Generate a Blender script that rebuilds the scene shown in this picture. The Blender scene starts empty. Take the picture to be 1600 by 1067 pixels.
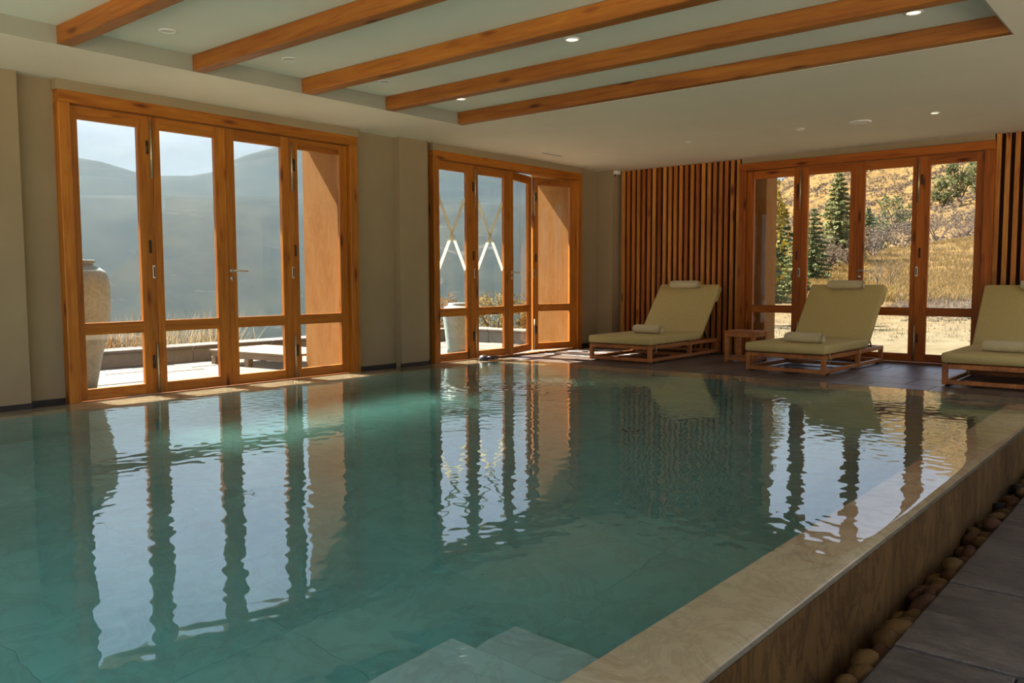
import bpy, bmesh, math, random
import numpy as np
from mathutils import Vector, Matrix

random.seed(7)
rng = np.random.default_rng(7)
S = bpy.context.scene
COL = S.collection
PI = math.pi

# ------------------------------------------------------------------ camera
def cam_axes(yaw, pitch, roll):
    cy, sy, cp, sp = math.cos(yaw), math.sin(yaw), math.cos(pitch), math.sin(pitch)
    f = Vector((-sy*cp, cy*cp, -sp)); r = Vector((cy, sy, 0)); u = r.cross(f)
    cr, sr = math.cos(roll), math.sin(roll)
    return cr*r+sr*u, -sr*r+cr*u, f
r_, u_, f_ = cam_axes(.69802, .07408, -.00344)
cd = bpy.data.cameras.new('camera'); cam = bpy.data.objects.new('camera', cd); COL.objects.link(cam)
cd.sensor_width = 36; cd.lens = 1309.9/1600*36; cd.clip_end = 8000; cd.clip_start = .05
M = Matrix((r_, u_, -f_)).transposed().to_4x4(); M.translation = (0, 0, 1.05)
cam.matrix_world = M
S.camera = cam

# ------------------------------------------------------------------ world, sun, exposure
S.view_settings.view_transform = 'Standard'; S.view_settings.look = 'None'
S.view_settings.gamma = 1; S.view_settings.exposure = 0.0; S.view_settings.use_curve_mapping = False
W = bpy.data.worlds.new('sky'); S.world = W; W.use_nodes = True
nt = W.node_tree; nt.nodes.clear()
def N(t, kind, **kw):
    n = t.nodes.new(kind)
    for k, v in kw.items(): setattr(n, k, v)
    return n
tc = N(nt, 'ShaderNodeTexCoord'); sep = N(nt, 'ShaderNodeSeparateXYZ'); nt.links.new(tc.outputs['Generated'], sep.inputs[0])
rp = N(nt, 'ShaderNodeValToRGB')
els = rp.color_ramp.elements
els[0].position = .0; els[0].color = (.50, .57, .64, 1)
els[1].position = .75; els[1].color = (.85, 1.1, 1.65, 1)
e = els.new(.14); e.color = (.62, .71, .76, 1)
e = els.new(.21); e.color = (.95, 1.08, 1.36, 1)
e = els.new(.32); e.color = (1.30, 1.50, 2.0, 1)
nt.links.new(sep.outputs['Z'], rp.inputs[0])
mp = N(nt, 'ShaderNodeMapping'); mp.inputs['Scale'].default_value = (1, 1, 2.4); nt.links.new(tc.outputs['Generated'], mp.inputs[0])
cl = N(nt, 'ShaderNodeTexNoise'); cl.inputs['Scale'].default_value = 4.2; cl.inputs['Detail'].default_value = 7; cl.inputs['Roughness'].default_value = .58
nt.links.new(mp.outputs[0], cl.inputs['Vector'])
cr = N(nt, 'ShaderNodeValToRGB'); cr.color_ramp.elements[0].position = .44; cr.color_ramp.elements[1].position = .66
nt.links.new(cl.outputs['Fac'], cr.inputs[0])
mx = N(nt, 'ShaderNodeMix', data_type='RGBA'); nt.links.new(cr.outputs[0], mx.inputs[0])
nt.links.new(rp.outputs[0], mx.inputs[6]); mx.inputs[7].default_value = (.84, .89, .92, 1)
c2 = N(nt, 'ShaderNodeMix', data_type='RGBA', blend_type='ADD'); c2.inputs[0].default_value = 1; nt.links.new(rp.outputs[0], c2.inputs[6]); c2.inputs[7].default_value = (.26, .25, .20, 1); nt.links.new(c2.outputs[2], mx.inputs[7])
bg = N(nt, 'ShaderNodeBackground'); bg.inputs['Strength'].default_value = 1.0
nt.links.new(mx.outputs[2], bg.inputs['Color'])
wo = N(nt, 'ShaderNodeOutputWorld'); nt.links.new(bg.outputs[0], wo.inputs['Surface'])

SUN_DIR = Vector((1, .13, -1.257)).normalized()
sd = bpy.data.lights.new('sun', 'SUN'); sd.energy = 35.0; sd.angle = math.radians(.6); sd.color = (1, .93, .82); sd.cycles.use_multiple_importance_sampling = False
so = bpy.data.objects.new('sun', sd); COL.objects.link(so)
so.rotation_euler = SUN_DIR.to_track_quat('-Z', 'Y').to_euler(); so.location = (-30, 0, 40)
S.cycles.transparent_max_bounces = 24
S.cycles.max_bounces = 12
S.cycles.diffuse_bounces = 6

# ------------------------------------------------------------------ materials
def newmat(name):
    m = bpy.data.materials.new(name); m.use_nodes = True
    t = m.node_tree; t.nodes.clear()
    out = N(t, 'ShaderNodeOutputMaterial')
    return m, t, out
def ramp(t, stops):
    r = N(t, 'ShaderNodeValToRGB'); el = r.color_ramp.elements
    while len(el) > 1: el.remove(el[-1])
    el[0].position = stops[0][0]; el[0].color = (*stops[0][1], 1)
    for p, c in stops[1:]:
        x = el.new(p); x.color = (*c, 1)
    return r
def bsdf(t, out, rough=.6, spec=.5, metal=0.):
    b = N(t, 'ShaderNodeBsdfPrincipled'); b.inputs['Roughness'].default_value = rough
    b.inputs['Specular IOR Level'].default_value = spec; b.inputs['Metallic'].default_value = metal
    t.links.new(b.outputs[0], out.inputs['Surface']); return b
def bump(t, b, src, strength=.2, dist=.01):
    n = N(t, 'ShaderNodeBump'); n.inputs['Strength'].default_value = strength; n.inputs['Distance'].default_value = dist
    t.links.new(src, n.inputs['Height']); t.links.new(n.outputs[0], b.inputs['Normal'])
def coords(t, scale=(1, 1, 1), per_object=True):
    c = N(t, 'ShaderNodeTexCoord'); m = N(t, 'ShaderNodeMapping'); m.inputs['Scale'].default_value = scale
    t.links.new(c.outputs['Object'], m.inputs['Vector'])
    if per_object:
        oi = N(t, 'ShaderNodeObjectInfo'); v = N(t, 'ShaderNodeVectorMath', operation='SCALE'); v.inputs[0].default_value = (13.1, 7.7, 9.3)
        t.links.new(oi.outputs['Random'], v.inputs['Scale']); t.links.new(v.outputs[0], m.inputs['Location'])
    return m
def noise(t, vec, scale, detail=4, rough=.55):
    n = N(t, 'ShaderNodeTexNoise'); n.inputs['Scale'].default_value = scale; n.inputs['Detail'].default_value = detail
    n.inputs['Roughness'].default_value = rough; t.links.new(vec.outputs[0], n.inputs['Vector']); return n
def mixc(t, fac, a, b, blend='MIX'):
    m = N(t, 'ShaderNodeMix', data_type='RGBA', blend_type=blend)
    for i, v in ((0, fac), (6, a), (7, b)):
        if hasattr(v, 'links') or isinstance(v, bpy.types.NodeSocket): t.links.new(v, m.inputs[i])
        elif isinstance(v, tuple): m.inputs[i].default_value = (*v, 1)
        else: m.inputs[i].default_value = v
    return m.outputs[2]

def simple(name, col, var=.25, scale=6, rough=.7, spec=.4, metal=0., bmp=0., per_object=True, dark=None):
    m, t, o = newmat(name); b = bsdf(t, o, rough, spec, metal); v = coords(t, per_object=per_object)
    n = noise(t, v, scale, 5)
    d = dark or tuple(c*(1-var) for c in col); l = tuple(min(1, c*(1+var*.6)) for c in col)
    r = ramp(t, [(.3, d), (.7, l)]); t.links.new(n.outputs['Fac'], r.inputs[0]); t.links.new(r.outputs[0], b.inputs['Base Color'])
    if bmp:
        n2 = noise(t, v, scale*12, 3); bump(t, b, n2.outputs['Fac'], bmp, .004)
    return m

def wood(name, light, mid, dark, axis='z', rough=.42, varied=0., knots=True, spec=.4):
    m, t, o = newmat(name); b = bsdf(t, o, rough, spec)
    al, ac = 1.0, 15.0
    sc = {'x': (al, ac, ac), 'y': (ac, al, ac), 'z': (ac, ac, al)}[axis]
    v = coords(t, sc)
    n = noise(t, v, 1.6, 6, .6); n.inputs['Distortion'].default_value = 1.1
    r = ramp(t, [(.25, dark), (.45, mid), (.75, light)]); t.links.new(n.outputs['Fac'], r.inputs[0])
    col = r.outputs[0]
    v2 = coords(t, tuple(s*.12 for s in sc)); n2 = noise(t, v2, 2.2, 3)
    r2 = ramp(t, [(.3, (.62, .55, .5)), (.65, (1.12, 1.1, 1.05))]); t.links.new(n2.outputs['Fac'], r2.inputs[0])
    col = mixc(t, 1., col, r2.outputs[0], 'MULTIPLY')
    if knots:
        ks = {'x': (1.5, 6, 6), 'y': (6, 1.5, 6), 'z': (6, 6, 1.5)}[axis]
        v3 = coords(t, ks); vo = N(t, 'ShaderNodeTexVoronoi'); vo.inputs['Scale'].default_value = 1.25; t.links.new(v3.outputs[0], vo.inputs['Vector'])
        r3 = ramp(t, [(.07, (.22, .13, .08)), (.13, (.6, .48, .4)), (.22, (1, 1, 1))]); t.links.new(vo.outputs['Distance'], r3.inputs[0])
        col = mixc(t, 1., col, r3.outputs[0], 'MULTIPLY')
    if varied:
        oi = N(t, 'ShaderNodeObjectInfo')
        rv = ramp(t, [(0., (.62, .42, .36)), (.35, (.95, .78, .68)), (.6, (1.05, 1.02, .95)), (1., (1.25, 1.36, 1.4))])
        t.links.new(oi.outputs['Random'], rv.inputs[0])
        col = mixc(t, varied, col, mixc(t, 1., col, rv.outputs[0], 'MULTIPLY'))
    t.links.new(col, b.inputs['Base Color']); bump(t, b, n.outputs['Fac'], .12, .004)
    return m

def stone(name, base, light, vein, scale=1.5, rough=.6, spec=.4, bmp=.15, vein_amt=.6, per_object=True, stretch=(1, 1, 1), varied=0.):
    m, t, o = newmat(name); b = bsdf(t, o, rough, spec); v = coords(t, stretch, per_object)
    n = noise(t, v, scale, 8, .62); n.inputs['Distortion'].default_value = .6
    r = ramp(t, [(.3, base), (.68, light)]); t.links.new(n.outputs['Fac'], r.inputs[0])
    n2 = noise(t, v, scale*2.2, 9, .7); n2.inputs['Distortion'].default_value = 2.2
    r2 = ramp(t, [(.40, (0, 0, 0)), (.47, (1, 1, 1)), (.53, (0, 0, 0))]); t.links.new(n2.outputs['Fac'], r2.inputs[0])
    f = N(t, 'ShaderNodeMath', operation='MULTIPLY'); f.inputs[1].default_value = vein_amt; t.links.new(r2.outputs[0], f.inputs[0])
    col = mixc(t, f.outputs[0], r.outputs[0], vein)
    if varied:
        oi = N(t, 'ShaderNodeObjectInfo'); rv = ramp(t, [(0, (1-varied,)*3), (1, (1+varied,)*3)]); t.links.new(oi.outputs['Random'], rv.inputs[0])
        col = mixc(t, 1., col, rv.outputs[0], 'MULTIPLY')
    t.links.new(col, b.inputs['Base Color'])
    n3 = noise(t, v, scale*9, 6); bump(t, b, n3.outputs['Fac'], bmp, .008)
    return m

def glassmat():
    m, t, o = newmat('window glass')
    tr = N(t, 'ShaderNodeBsdfTransparent'); tr.inputs[0].default_value = (.97, .975, .97, 1)
    gl = N(t, 'ShaderNodeBsdfGlossy'); gl.inputs['Roughness'].default_value = .01
    fr = N(t, 'ShaderNodeFresnel'); geo = N(t, 'ShaderNodeNewGeometry')
    mr = N(t, 'ShaderNodeMapRange'); mr.inputs[3].default_value = 1.35; mr.inputs[4].default_value = 1/1.35   # same Fresnel curve on both faces of a thin pane
    t.links.new(geo.outputs['Backfacing'], mr.inputs[0]); t.links.new(mr.outputs[0], fr.inputs['IOR'])
    mx = N(t, 'ShaderNodeMixShader'); t.links.new(fr.outputs[0], mx.inputs[0]); t.links.new(tr.outputs[0], mx.inputs[1]); t.links.new(gl.outputs[0], mx.inputs[2])
    t.links.new(mx.outputs[0], o.inputs['Surface']); return m
def watermat():
    m, t, o = newmat('pool water')
    g = N(t, 'ShaderNodeBsdfGlass'); g.inputs['IOR'].default_value = 1.38; g.inputs['Roughness'].default_value = 0.
    t.links.new(g.outputs[0], o.inputs['Surface'])
    va = N(t, 'ShaderNodeVolumeAbsorption'); va.inputs['Color'].default_value = (.0, .755, .74, 1); va.inputs['Density'].default_value = .50
    t.links.new(va.outputs[0], o.inputs['Volume']); return m

M_WALL = simple('taupe plaster', (.315, .235, .135), .06, 2.5, .9, .2, bmp=.05)
M_CEIL = simple('off white ceiling paint', (.74, .685, .545), .04, 1.2, .95, .1)
M_RECESS = simple('ceiling paint tinted with pool light', (.68, .69, .58), .04, 1.2, .95, .1)  # green light bounced off the pool is put into this colour
M_FASCIA = simple('grey ceiling edge paint', (.34, .33, .26), .06, 2, .9, .1)
OR_L, OR_M, OR_D = (.52, .20, .020), (.39, .125, .009), (.22, .055, .005)
M_WX = wood('orange pine along x', OR_L, OR_M, OR_D, 'x', .45, spec=.3)
M_WY = wood('orange pine along y', OR_L, OR_M, OR_D, 'y', .45, spec=.3)
M_WZ = wood('orange pine upright', OR_L, OR_M, OR_D, 'z', .45, spec=.3)
M_BEAM = wood('honey pine beam', (.42, .165, .019), (.32, .105, .009), (.18, .048, .005), 'x', .55)
M_BACKW = wood('red brown window pine', (.44, .13, .008), (.34, .085, .004), (.17, .03, .002), 'z', .5, spec=.25)
M_BACKWX = wood('red brown window pine along x', (.44, .13, .008), (.34, .085, .004), (.17, .03, .002), 'x', .5, spec=.25)
M_SLAT = wood('reddish slat wood', (.58, .25, .05), (.43, .155, .024), (.20, .055, .010), 'z', .5, varied=1., spec=.25)
M_SLATBACK = simple('dark slat backing', (.028, .010, .006), .2, 3, .8, .1)
M_TEAK = wood('teak lounger wood', (.52, .21, .05), (.40, .13, .025), (.22, .06, .01), 'y', .5, knots=False)
M_FABRIC = simple('beige lounger fabric', (.52, .395, .155), .05, 30, .95, .1, bmp=.25)
M_TOWEL = simple('cream towel', (.58, .48, .28), .06, 60, 1., .05, bmp=.5)
M_TRAV = stone('tan travertine', (.50, .38, .21), (.70, .57, .36), (.28, .16, .07), 1.3, .45, .4, .06, .35)
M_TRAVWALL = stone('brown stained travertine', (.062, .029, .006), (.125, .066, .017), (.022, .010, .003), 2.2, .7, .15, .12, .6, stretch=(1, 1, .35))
M_POOL = stone('pool stone slab', (.46, .48, .43), (.58, .60, .54), (.30, .29, .22), 1.1, .6, .3, .05, .3, varied=.05)
M_DECK = stone('dark slate deck tile', (.062, .045, .036), (.125, .095, .078), (.04, .028, .023), 2.2, .38, .45, .12, .4, varied=.12)
M_WALK = stone('grey brown slate paver', (.030, .022, .016), (.11, .087, .068), (.016, .012, .009), 3.2, .5, .5, .9, .6, stretch=(1, 2.4, 1), varied=.12)
M_GROUT = simple('dark grout', (.03, .024, .02), .2, 8, .9, .2)
M_BASE = simple('dark stone skirting', (.03, .023, .02), .2, 5, .6, .4)
M_TERR = stone('pale sunlit flagstone', (0.1035, 0.0897, 0.069), (0.1518, 0.1311, 0.1035), (0.069, 0.05865, 0.04485), 1.4, .8, .3, .2, .35, varied=.1)
M_PARA = stone('grey concrete parapet', (0.138, 0.138, 0.1173), (0.207, 0.2001, 0.1725), (0.1035, 0.0966, 0.0828), 1.6, .85, .2, .2, .3)
M_FIN = stone('ochre lime render', (.25, .105, .022), (.31, .15, .042), (.34, .20, .085), 1.6, .9, .15, .08, .3, per_object=False, stretch=(1.6, 1, .45))
M_EXT = simple('cream outside render', (.55, .45, .30), .06, 2, .9, .1)
M_JAR = stone('weathered grey clay jar', (.16, .225, .20), (.25, .31, .28), (.36, .41, .37), 4, .8, .25, .25, .5)
M_BENCH = wood('sun bleached platform wood', (0.207, 0.1587, 0.1035), (0.1725, 0.1311, 0.0828), (0.1173, 0.0828, 0.0483), 'x', .7, knots=False)
M_STEEL = simple('brushed steel', (.55, .50, .42), .1, 10, .35, .5, 1.)
M_BRASS = simple('aged brass rod', (.52, .42, .26), .15, 20, .4, .5, .8)
M_DARKM = simple('dark bronze metal', (.05, .035, .025), .2, 20, .45, .5, .6)
M_BLACK = simple('dark violet grey plastic', (.035, .028, .035), .2, 10, .4, .5)
M_WHITE = simple('white plastic', (.75, .73, .66), .05, 5, .5, .4)
def tapemat():
    m, t, o = newmat('cream masking tape'); d = N(t, 'ShaderNodeBsdfDiffuse'); d.inputs[0].default_value = (.62, .57, .36, 1)
    l = N(t, 'ShaderNodeBsdfTranslucent'); l.inputs[0].default_value = (.92, .88, .72, 1); mx = N(t, 'ShaderNodeMixShader'); mx.inputs[0].default_value = .55
    t.links.new(d.outputs[0], mx.inputs[1]); t.links.new(l.outputs[0], mx.inputs[2]); t.links.new(mx.outputs[0], o.inputs['Surface']); return m
M_TAPE = tapemat()
M_RUB = simple('tan field rubble', (0.1173, 0.09315, 0.0552), .3, 3, .9, .1)
M_GLASS = glassmat(); M_WATER = watermat()
def lampmat(name, col, st):
    m, t, o = newmat(name); e = N(t, 'ShaderNodeEmission'); e.inputs[0].default_value = (*col, 1); e.inputs[1].default_value = st
    t.links.new(e.outputs[0], o.inputs['Surface']); return m
M_LIT = lampmat('lit lamp', (1, .85, .58), 3.)
M_UNLIT = simple('unlit lamp glass', (.45, .42, .36), .1, 5, .3, .5)
def stonecol(name, c): return stone(name, tuple(x*.7 for x in c), tuple(x*1.25 for x in c), tuple(x*.5 for x in c), 9, .85, .2, .25, .3, varied=.25)
M_PEB = [stonecol('ochre pebble', (.085, .042, .008)), stonecol('reddish pebble', (.062, .023, .006)), stonecol('dark grey pebble', (.014, .012, .008))]
def out_of(t): return next(n for n in t.nodes if n.type == 'OUTPUT_MATERIAL')
def leafmat(name, a, b_):
    m, t, o = newmat(name); b = bsdf(t, o, .7, .2); v = coords(t); n = noise(t, v, 3.5, 4)
    r = ramp(t, [(.35, a), (.65, b_)]); t.links.new(n.outputs['Fac'], r.inputs[0]); t.links.new(r.outputs[0], b.inputs['Base Color'])
    l = N(t, 'ShaderNodeBsdfTranslucent'); t.links.new(r.outputs[0], l.inputs[0]); mx = N(t, 'ShaderNodeMixShader'); mx.inputs[0].default_value = .4
    t.links.new(b.outputs[0], mx.inputs[1]); t.links.new(l.outputs[0], mx.inputs[2]); t.links.new(mx.outputs[0], out_of(t).inputs['Surface']); return m
M_CON = leafmat('conifer needles', (0.05865, 0.08625, 0.03105), (0.138, 0.169, 0.0621))
M_CON2 = leafmat('pale conifer needles', (0.138, 0.1552, 0.0552), (0.2415, 0.2484, 0.1035))
M_CON3 = leafmat('mid green needles', (0.0828, 0.1104, 0.0414), (0.1725, 0.1932, 0.0759))
M_YEL = leafmat('yellow leaves', (0.138, 0.0966, 0.00828), (0.2346, 0.1656, 0.0207))
M_GRN = leafmat('green shrub leaves', (0.0621, 0.0759, 0.0276), (0.1242, 0.1276, 0.0483))
M_DRYB = leafmat('brown brush', (0.0828, 0.05865, 0.03795), (0.1242, 0.0897, 0.05865))
M_GRASS = leafmat('golden dry grass', (0.1242, 0.07728, 0.01932), (0.2001, 0.1276, 0.03588))
M_PLUME = leafmat('pale dry plumes', (0.1518, 0.1138, 0.05865), (0.2277, 0.1794, 0.1035))
M_RUST = leafmat('rust dry leaves', (0.1173, 0.05865, 0.01725), (0.1794, 0.1035, 0.03795))
M_YGRN = leafmat('yellow green bush', (0.1035, 0.0759, 0.0207), (0.207, 0.1449, 0.0483))
M_BARK = simple('grey brown bark', (.16, .11, .075), .3, 8, .9, .1)

# ------------------------------------------------------------------ mesh tools
LOC = {}
class MB:
    def __init__(s): s.v = []; s.f = []
    def add(s, vs, fs):
        o = len(s.v); s.v += [tuple(p) for p in vs]; s.f += [tuple(i+o for i in f) for f in fs]; return s
    def box(s, x0, x1, y0, y1, z0, z1):
        return s.add([(x0,y0,z0),(x1,y0,z0),(x1,y1,z0),(x0,y1,z0),(x0,y0,z1),(x1,y0,z1),(x1,y1,z1),(x0,y1,z1)],
                     [(0,3,2,1),(4,5,6,7),(0,1,5,4),(1,2,6,5),(2,3,7,6),(3,0,4,7)])
    def hexa(s, p):   # 8 points, bottom ring then top ring
        return s.add(p, [(0,3,2,1),(4,5,6,7),(0,1,5,4),(1,2,6,5),(2,3,7,6),(3,0,4,7)])
    def bar(s, a, b, w, h, up=(0,0,1)):
        a, b = Vector(a), Vector(b); d = (b-a).normalized(); u = Vector(up)
        if abs(d.dot(u)) > .95: u = Vector((0,1,0))
        r = d.cross(u).normalized()*w/2; u = r.cross(d).normalized()*h/2
        return s.hexa([a-r-u, a+r-u, b+r-u, b-r-u, a-r+u, a+r+u, b+r+u, b-r+u])
    def tube(s, pts, rad, n=8, caps=True):
        pts = [Vector(p) for p in pts]; rad = rad if isinstance(rad, (list, tuple)) else [rad]*len(pts); rings = []
        for i, p in enumerate(pts):
            d = (pts[min(i+1, len(pts)-1)]-pts[max(i-1, 0)]).normalized()
            a = d.orthogonal().normalized() if i == 0 else (rings_a - d*rings_a.dot(d)).normalized()
            rings_a = a; b = d.cross(a)
            rings.append([p+(a*math.cos(2*PI*k/n)+b*math.sin(2*PI*k/n))*rad[i] for k in range(n)])
        vs = [q for r in rings for q in r]; fs = []
        for i in range(len(pts)-1):
            for k in range(n): fs.append((i*n+k, i*n+(k+1)%n, (i+1)*n+(k+1)%n, (i+1)*n+k))
        if caps: fs += [tuple(range(n))[::-1], tuple(range((len(pts)-1)*n, len(pts)*n))]
        return s.add(vs, fs)
    def lathe(s, prof, c=(0,0,0), n=32, close=True):
        vs = []; fs = []
        for r, z in prof:
            for k in range(n):
                a = 2*PI*k/n; vs.append((c[0]+r*math.cos(a), c[1]+r*math.sin(a), c[2]+z))
        for i in range(len(prof)-1):
            for k in range(n): fs.append((i*n+k, i*n+(k+1)%n, (i+1)*n+(k+1)%n, (i+1)*n+k))
        if close: fs += [tuple(range(n))[::-1], tuple(range((len(prof)-1)*n, len(prof)*n))]
        return s.add(vs, fs)
    def build(s, name, mat, parent=None, bevel=0., smooth=False, seg=1, local=False):
        me = bpy.data.meshes.new(name)
        off = Vector((0,0,0)) if (local or parent is None) else LOC.get(parent.name, Vector((0,0,0)))
        me.from_pydata([(p[0]-off.x, p[1]-off.y, p[2]-off.z) for p in s.v], [], s.f)
        if bevel:
            bm = bmesh.new(); bm.from_mesh(me)
            bmesh.ops.bevel(bm, geom=list(bm.edges), offset=bevel, segments=seg, affect='EDGES', profile=.5, clamp_overlap=True)
            bm.to_mesh(me); bm.free()
        if smooth:
            for p in me.polygons: p.use_smooth = True
        me.materials.append(mat)
        o = bpy.data.objects.new(name, me); COL.objects.link(o)
        if parent: o.parent = parent
        LOC[o.name] = Vector((0,0,0)) if local else off
        return o

def tag(o, label=None, cat=None, group=None, kind=None):
    for k, v in (('label', label), ('category', cat), ('group', group), ('kind', kind)):
        if v: o[k] = v
    return o
def root(name, loc, label, cat, group=None, kind=None):
    o = bpy.data.objects.new(name, None); COL.objects.link(o); o.location = loc; o.empty_display_size = .1
    LOC[o.name] = Vector(loc); return tag(o, label, cat, group, kind)
def copy_tree(o, parent=None):
    c = o.copy(); COL.objects.link(c)
    if parent: c.parent = parent
    for ch in list(o.children): copy_tree(ch, c)
    return c
def box1(name, b, mat, parent=None, bevel=0.): return MB().box(*b).build(name, mat, parent, bevel)

# ================================================================== SETTING
DECK = -.025; ZS = 2.73; ZR = 2.86
XR = 1.5; YN = .35      # unseen right and rear sides left open to let bounced daylight in
# ---- ceiling
m = MB()
m.box(-8.0, -6.41, YN, 11.6, ZS, 3.0); m.box(-1.153, XR, YN, 11.6, ZS, 3.0)
m.box(-6.41, -1.153, 6.815, 11.6, ZS, 3.0); m.box(-6.41, -1.153, YN, YN+.5, ZS, 3.0)
ceil = m.build('ceiling', M_CEIL); tag(ceil, 'smooth off-white ceiling with a shallow beamed recess over the pool', 'ceiling', kind='structure')
MB().box(-6.41, -1.153, YN+.5, 6.815, ZR, 3.0).build('recess_panel', M_RECESS, ceil)
m = MB(); m.box(-6.414, -6.40, YN+.5, 6.815, ZS+.0015, ZR); m.box(-1.163, -1.149, YN+.5, 6.815, ZS+.0015, ZR)
m.build('recess_edge', M_FASCIA, ceil)
rf = box1('roof', (-8.6, XR+.2, YN-.2, 12.3, 3.0, 3.25), M_EXT); tag(rf, 'flat roof slab over the pool hall', 'roof', kind='structure')
ev = box1('trim_1', (-8.6, -7.95, YN-.2, 12.3, 2.86, 3.0), M_EXT); tag(ev, 'cream roof eave outside the terrace doors', 'eave', kind='structure')

# ---- left wall
wl = MB()
for a, b in ((-1.9, 3.03), (6.2, 7.415), (10.595, 11.45)): wl.box(-7.64, -7.56, a, b, -.4, 2.86)
for a, b in ((3.03, 6.2), (7.415, 10.595)): wl.box(-7.64, -7.455, a-.02, b+.02, 2.645, 2.80)
wall_left = wl.build('wall_left', M_WALL); tag(wall_left, 'taupe plaster wall around the two terrace doors', 'wall', kind='structure')
fc = MB()
for a, b in ((-1.9, 3.02), (6.208, 7.405), (10.598, 11.6)): fc.box(-7.95, -7.641, a, b, -.4, 2.86)
for a, b in ((3.02, 6.21), (7.405, 10.60)): fc.box(-7.95, -7.641, a, b, 2.645, 2.86)
tag(fc.build('wall_outer', M_FIN), 'ochre rendered outer skin of the terrace wall', 'wall', kind='structure')
for a, b in ((-1.9, 2.71), (6.83, 7.285)):
    MB().box(-7.57, -7.45, a, b, DECK, 2.80).build('pilaster', M_WALL, wall_left, .004)
MB().box(-7.62, -7.262, 11.1, 11.45, DECK, 2.80).build('pilaster', M_WALL, wall_left, .004)
bl = MB()
for a, b, x in ((-1.9, 2.715, -7.445), (2.715, 3.02, -7.553), (6.21, 6.825, -7.553), (6.825, 7.29, -7.445), (7.29, 7.405, -7.553), (10.60, 11.095, -7.553)):
    bl.box(x-.03, x, a, b, DECK, .045)
bl.box(-7.63, -7.255, 11.093, 11.11, DECK, .045)
tag(bl.build('baseboard_left', M_BASE), 'low dark stone skirting along the taupe wall', 'skirting', kind='structure')

# ---- back wall
wb = MB()
wb.box(-7.95, -5.2, 11.335, 11.6, -.4, 2.86); wb.box(-2.06, XR, 11.335, 11.6, -.4, 2.86)
wb.box(-5.2, -2.06, 11.25, 11.6, 2.645, 2.80)
tag(wb.build('wall_back', M_WALL), 'back wall holding the wood slats and hillside window', 'wall', kind='structure')
# ---- open right side: posts
wr = MB()
for a in (.4, 5.6, 11.0): wr.box(XR-.3, XR, a, a+.3, -.6, ZS+.01)
tag(wr.build('wall_right', M_WALL), 'row of square posts along the open right side', 'wall', kind='structure')

# ---- floor: dark deck tiles, side walkway pavers
fl = MB(); fl.box(-7.95, XR, 8.452, 11.6, -.5, DECK-.012); fl.box(-7.95, -7.462, -1.8, 8.452, -.5, DECK-.012)
fl.box(-.845, XR, -1.8, 8.452, -.55, -.283)
floor = fl.build('floor', M_GROUT); tag(floor, 'dark slate deck around the raised pool', 'floor', kind='structure')
LOC['floor'] = Vector((0,0,0))
def tiles(x0, x1, y0, y1, nx, ny, ztop, th, mat, parent, name='tile', gap=.006, stagger=False, jit=.0012, alongx=False):
    dx, dy = (x1-x0)/nx, (y1-y0)/ny
    base = {}
    for j in range(ny):
        sh = (.5*dx if (stagger and j % 2) else 0)
        for i in range(nx+(1 if sh else 0)):
            a, b = max(x0, x0+i*dx-sh), min(x1, x0+(i+1)*dx-sh)
            if b-a < .03: continue
            w = round(b-a, 3)
            key = (w, round(dy, 3))
            if key not in base:
                me = bpy.data.meshes.new(name); bm = bmesh.new(); bmesh.ops.create_cube(bm, size=1)
                bmesh.ops.scale(bm, vec=(w-gap, dy-gap, th), verts=bm.verts)
                bmesh.ops.bevel(bm, geom=[e for e in bm.edges if all(v.co.z > 0 for v in e.verts)], offset=.003, segments=1, affect='EDGES')
                bm.to_mesh(me); bm.free(); me.materials.append(mat); base[key] = me
            o = bpy.data.objects.new(name, base[key]); COL.objects.link(o); o.parent = parent
            o.location = ((a+b)/2, y0+(j+.5)*dy, ztop-th/2+random.uniform(-jit, jit))
tiles(-7.455, XR, 8.456, 11.33, 15, 5, DECK, .02, M_DECK, floor, stagger=True)
tiles(-7.56, -7.464, -1.4, 8.45, 1, 16, DECK, .02, M_DECK, floor, gap=.004)
tiles(-.838, XR, -1.76, 8.44, 3, 25, -.27, .025, M_WALK, floor, name='paver', stagger=True, gap=.008, jit=.004)

# ---- pool shell
ps = MB()
ps.box(-7.46, -7.07, -1.8, 8.452, -1.3, -.028); ps.box(-7.07, -1.28, 8.06, 8.452, -1.3, -.028)
ps.box(-1.28, -1.0, -1.8, 8.452, -1.3, -.028); ps.box(-7.07, -1.28, -1.8, -1.4, -1.3, -.028)
pool = ps.build('pool', M_TRAV); tag(pool, 'raised tan travertine pool flush with its brim', 'pool', kind='structure')
LOC['pool'] = Vector((0,0,0))
MB().box(-7.07, -1.28, -1.4, 8.06, -1.36, -1.154).build('pool_floor', M_POOL, pool)
lin = MB(); lin.box(-7.07, -7.058, -1.4, 8.06, -1.2, -.06); lin.box(-7.07, -1.28, 8.048, 8.06, -1.2, -.06); lin.box(-1.292, -1.28, -1.4, 8.06, -1.2, -.06)
lin.build('lining', M_POOL, pool)
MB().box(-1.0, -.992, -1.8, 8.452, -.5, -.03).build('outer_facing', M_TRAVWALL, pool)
tiles(-7.05, -1.3, -1.38, 8.03, 7, 11, -1.15, .0035, M_POOL, pool, name='slab', gap=.0025, jit=.0)
MB().box(-1.94, -1.292, -1.4, 1.99, -1.15, -.42).build('step', M_POOL, pool, .008)
MB().box(-1.84, -1.292, 1.99, 2.20, -1.15, -.425).build('step', M_POOL, pool, .008)
MB().box(-2.16, -1.94, -1.4, 1.87, -1.15, -.80).build('step', M_POOL, pool, .008)
dr = root('floor_drain', (-3.70, 5.94, -1.15), 'round stone drain cover on the pool bottom under the water', 'drain')
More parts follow.
